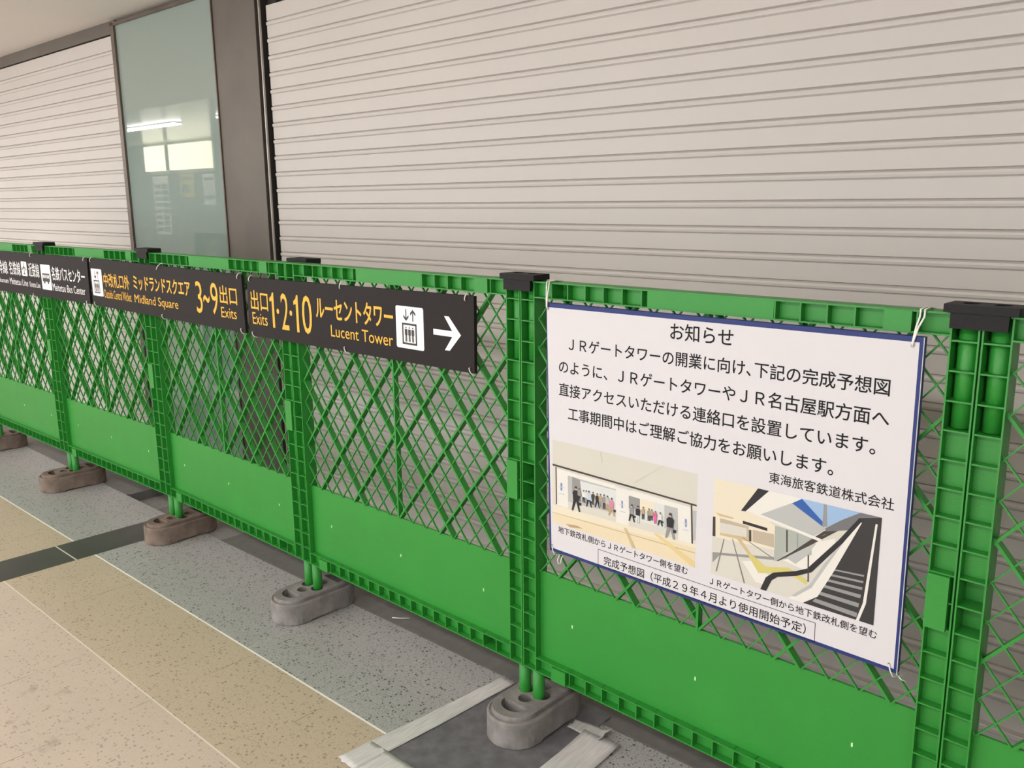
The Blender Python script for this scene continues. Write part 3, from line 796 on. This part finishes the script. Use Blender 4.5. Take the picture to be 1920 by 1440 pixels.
PIC1=[
    ('p_ceil',[(0,2020),(3905,2020),(3905,0),(0,0)]),
    ('p_tan',[(0,443),(3905,519),(3905,0),(0,0)]),
    ('p_beige',[(0,443),(3905,519),(3905,435),(0,249)]),
    ('p_wall',[(0,1399),(105,1391),(123,471),(0,443)]),
    ('p_wall',[(3770,1298),(3905,1383),(3905,507),(3813,501)]),
    ('p_grey',[(3799,1221),(3905,1242),(3905,602),(3823,576)]),
    ('p_white',[(105,1350),(3784,1277),(3813,501),(123,457)]),
    ('p_grey',[(462,1251),(1853,1232),(1867,488),(482,475)]),
    ('p_pale',[(761,1197),(1854,1207),(1863,720),(1026,780),(862,927)]),
    ('p_grey2',[(595,1254),(827,1224),(895,829),(598,840)]),
    ('p_pale',[(2201,1172),(3452,1184),(3488,510),(2216,488)]),
    ('p_grey2',[(2201,1172),(2496,1165),(2502,928),(2207,882)]),
    ('p_beige',[(2496,1165),(2869,1179),(2862,917),(2516,919)]),
    ('p_grey',[(3122,1178),(3452,1184),(3484,632),(3139,615)]),
    ('p_floor',[(481,624),(1863,669),(1867,475),(482,462)]),
    ('p_floor',[(2212,653),(3483,680),(3489,505),(2216,480)]),
    ('p_white',[(1862,1247),(2185,1244),(2186,480),(1882,492)]),
    ('p_dark',[(0,1444),(3905,1368),(3905,1330),(0,1398)]),
    ('p_dark',[(88,1387),(122,1386),(137,474),(102,471)]),
    ('p_dark',[(3763,1332),(3801,1331),(3847,510),(3810,510)]),
    ('p_ochre',[(0,258),(3905,336),(3905,312),(0,241)]),
    ('p_yellow',[(2860,479),(2974,496),(3905,124),(3905,4),(3817,13)]),
    ('p_ochre',[(2082,401),(2157,408),(2420,3),(2316,0)]),
    ('p_brown',[(398,59),(735,105),(934,76),(534,12)]),
    ('p_line',[(1394,1991),(1413,1995),(1475,1764),(1457,1761)]),
    ('p_line',[(2327,1490),(3068,2020),(3077,2020),(2336,1479)]),
    ('p_blue',[(246,1030),(300,1031),(301,847),(246,846)]),
    ('p_blueL',[(191,936),(362,940),(362,921),(191,917)]),
    ('p_blueL',[(192,774),(369,779),(369,755),(192,749)]),
    ('p_blue',[(2006,1012),(2049,1012),(2052,844),(2010,844)]),
    ('p_blueL',[(1959,924),(2104,928),(2105,910),(1960,906)]),
    ('p_blueL',[(1962,771),(2114,774),(2114,751),(1963,748)]),
    ('p_blue',[(3637,1000),(3680,1001),(3686,831),(3643,830)]),
    ('p_blueL',[(3597,910),(3726,914),(3726,897),(3597,893)]),
    ('p_blueL',[(3602,773),(3731,777),(3731,756),(3602,751)]),
]
PEOPLE=[(713,1048,444,'p_black','p_black',1),(812,1022,703,'p_grey2','p_black',0),(943,1012,708,'p_white','p_black',0),(1017,1021,699,'p_pale','p_grey2',0),(1098,1029,639,'p_blueL','p_black',1),(1217,1030,721,'p_dark','p_dark',0),(1337,1024,684,'p_black','p_black',1),(1429,1032,719,'p_brown','p_grey2',0),(1532,1043,692,'p_grey2','p_dark',0),(1626,1038,689,'p_grey','p_brown',0),(1744,1014,589,'p_pink','p_brown',1),(2294,991,599,'p_grey2','p_black',1),(2456,1005,603,'p_black','p_pale',0),(2595,1014,726,'p_brown','p_dark',0),(2745,1012,727,'p_grey2','p_dark',0),(2817,1010,757,'p_brown','p_dark',0),(2911,991,707,'p_magenta','p_magenta',0),(3035,997,689,'p_pale','p_black',1),(3287,1042,473,'p_black','p_grey2',1)]
PIC2=[
    ('p_floor',[(0,2020),(3315,2020),(3315,0),(0,0)]),
    ('p_cream',[(0,2020),(1862,2020),(1177,1478),(1338,1340),(0,1211)]),
    ('p_beige',[(0,1226),(1367,1377),(1394,877),(9,790)]),
    ('p_brown2',[(160,1222),(798,1215),(814,899),(174,881)]),
    ('p_floor',[(164,1129),(753,1158),(762,977),(173,912)]),
    ('p_ochre',[(173,912),(810,974),(814,899),(175,866)]),
    ('p_brown2',[(881,1161),(1331,1189),(1346,923),(893,920)]),
    ('p_dark',[(0,1211),(59,1222),(76,808),(8,799)]),
    ('p_dark',[(805,1141),(856,1148),(868,913),(817,911)]),
    ('p_white',[(833,2020),(1862,2020),(1036,1509),(704,1505),(1163,2020)]),
    ('p_black',[(955,2020),(1184,2020),(711,1495),(615,1489)]),
    ('p_ochre',[(55,1314),(461,1304),(462,1274),(158,1259)]),
    ('p_black',[(666,1294),(1188,1277),(1191,1218),(669,1234)]),
    ('p_grey2',[(23,460),(1402,743),(1405,684),(193,445),(32,239)]),
    ('p_line2',[(262,811),(285,811),(141,79),(108,69)]),
    ('p_line2',[(449,861),(468,866),(777,19),(745,9)]),
    ('p_line2',[(667,951),(686,956),(1342,711),(1318,698)]),
    ('p_white',[(690,462),(913,526),(1303,304),(1188,115),(998,118)]),
    ('p_ochre',[(504,938),(585,960),(874,669),(795,647)]),
    ('p_yel2',[(795,647),(874,669),(1199,487),(1653,606),(1896,515),(2046,471),(2022,375),(1658,503),(1051,314)]),
    ('p_white',[(1355,760),(2169,1268),(2524,1421),(2542,1142),(2094,634),(1647,709)]),
    ('p_glass',[(1343,1371),(2078,1345),(2100,987),(1361,656)]),
    ('p_grey',[(1519,822),(1805,1051),(2084,1245),(2171,1225),(1988,926),(1795,723)]),
    ('p_dark',[(1406,669),(2083,1259),(2616,1672),(2645,1651),(2115,1210),(1451,682)]),
    ('p_dark',[(1581,810),(2295,1503),(2770,1796),(2773,1755),(2300,1433),(1597,790)]),
    ('p_dark',[(1574,1343),(1604,1344),(1629,913),(1599,904)]),
    ('p_grey2',[(1789,1326),(1812,1326),(1828,1057),(1805,1051)]),
    ('p_grey',[(1035,1517),(1666,1898),(2316,1608),(2321,1538),(2092,1348)]),
    ('p_white',[(800,1498),(1035,1517),(2278,1341),(2239,1287)]),
    ('p_sky',[(1819,2020),(3122,2020),(2609,1782),(2318,1580)]),
    ('p_blue2',[(1661,1891),(1849,2020),(2308,1649),(2290,1582)]),
    ('p_grey2',[(2270,2020),(2325,2020),(2359,1605),(2267,1596)]),
    ('p_dgrey',[(2319,1566),(2608,1796),(2940,2020),(3315,2020),(3315,1847),(2937,1700),(2350,1518)]),
    ('p_black2',[(2922,1917),(3315,2020),(3315,1204),(3315,0),(2952,0),(1959,0),(2236,205)]),
    ('p_grey2',[(2549,842),(3088,890),(3083,855),(2523,812)]),
    ('p_grey2',[(2500,733),(3084,773),(3079,732),(2475,690)]),
    ('p_grey2',[(2443,617),(3074,651),(3069,599),(2413,566)]),
    ('p_grey2',[(2384,487),(3058,504),(3049,433),(2348,429)]),
    ('p_grey2',[(2309,329),(3035,334),(3027,251),(2267,263)]),
    ('p_grey2',[(2224,166),(3016,141),(3006,51),(2171,89)]),
    ('p_white',[(3217,1883),(3253,1881),(3156,359),(3054,0),(3000,0),(3100,355)]),
    ('p_white',[(2906,1844),(2980,1844),(2538,796),(2264,214),(1987,0),(1688,0),(2110,373),(2393,868)]),
    ('p_grey',[(2888,1826),(2907,1831),(2407,873),(2140,352),(1834,76),(1744,62),(2094,397),(2337,866)]),
    ('p_black',[(2922,1912),(2983,1878),(2664,1375),(2121,656),(1838,497),(1454,359),(1337,253),(1232,0),(1109,0),(1211,276),(1358,419),(1803,582),(2031,703),(2580,1408)]),
    ('p_dark',[(2024,966),(2049,973),(2076,451),(2053,444)]),
]

# keep everything of a picture inside its own rectangle
def clip_poly(pts, w, h):
    for ax, lim, sg in ((0, 0, 1), (0, w, -1), (1, 0, 1), (1, h, -1)):
        out = []
        for p, q in zip(pts, pts[1:] + pts[:1]):
            a, b = sg * (p[ax] - lim) >= 0, sg * (q[ax] - lim) >= 0
            if a: out.append(p)
            if a != b:
                t = (lim - p[ax]) / (q[ax] - p[ax]); out.append((p[0] + (q[0] - p[0]) * t, p[1] + (q[1] - p[1]) * t))
        pts = out
        if len(pts) < 3: return None
    return pts
def tidy(pts):
    out = []
    for p in pts:
        if not out or abs(p[0] - out[-1][0]) + abs(p[1] - out[-1][1]) > 0.5: out.append(p)
    return out
PIC1 = [(k, tidy(p)) for k, p in PIC1]; PIC2 = [(k, tidy(p)) for k, p in PIC2]
pa = picture('colour picture of people walking through a station entrance', [q for q in PIC1 if len(q[1]) > 2], PEOPLE, 0.1165, 0.602, .3905, .202)
text_mesh('picture_lettering', 'JR GATE TOWER', PM['p_blueL'], nb, NF - 0.0031, 0.302, 0.3445, 0.7305, 0.7350)
pb = picture('colour picture of an escalator rising from a station hall', [q for q in PIC2 if len(q[1]) > 2], [], 0.545, 0.602, .3315, .202)
for x, z, nm in ((0.1030, 1.1075, 0), (0.9038, 1.1085, 1), (0.9088, 0.5395, 2), (0.1155, 0.5440, 3)):
    bm = bmesh.new(); v = [bm.verts.new((a, YT - 0.0003, b)) for a, b in circle(x, z, 0.0036 if nm < 2 else 0.0026, 14)]; bm.faces.new(v); obj('eyelet', bm, EYE, nb)

def cord(pts2, label, r=0.0013):
    bm = bmesh.new()
    for pts in pts2: tube(bm, pts, r, 6)
    obj('cord', bm, TIE, nb)['label'] = label
def top_cord(x, z, xt, label):
    yt = NF - 0.003
    P = []
    for dx in (-0.0025, 0.0045):
        P.append([(x, yt + .002, z), (x + (xt - x) * .10 + dx * .1, yt - .001, z + .006), (x + (xt - x) * .5 + dx * .5, yt * .6 - .002, z + .030), (xt + dx, -0.0045, TOP - 0.010), (xt + dx, -0.0030, TOP + 0.0020), (xt + dx, 0.020, TOP + 0.0035), (xt + dx, 0.046, TOP - 0.001)])
    cord(P, label, 0.0017)
top_cord(0.1030, 1.1075, 0.0905, 'white nylon cord')
top_cord(0.9038, 1.1085, 0.9095, 'white nylon cord')
def low_cord(x, z, tail, label):
    yt = NF - 0.002
    cord([[(x, yt + .001, z), (x + .004, yt - .002, z - .010), (x + .009, yt - .001, z - .020), (x + .015, 0.004, z - .026), (x + .017, 0.014, z - .022)]] + tail, label, 0.0013)
low_cord(0.1155, 0.5440, [[(0.1290, -.004, .521), (0.1250, -.008, .508), (0.1275, -.008, .496), (0.1325, -.006, .500), (0.1335, -.003, .512), (0.1315, .004, .520)]], 'white nylon cord')
low_cord(0.9088, 0.5395, [[(0.918, -.004, .519), (0.927, -.002, .510), (0.934, .006, .505)]], 'white nylon cord')
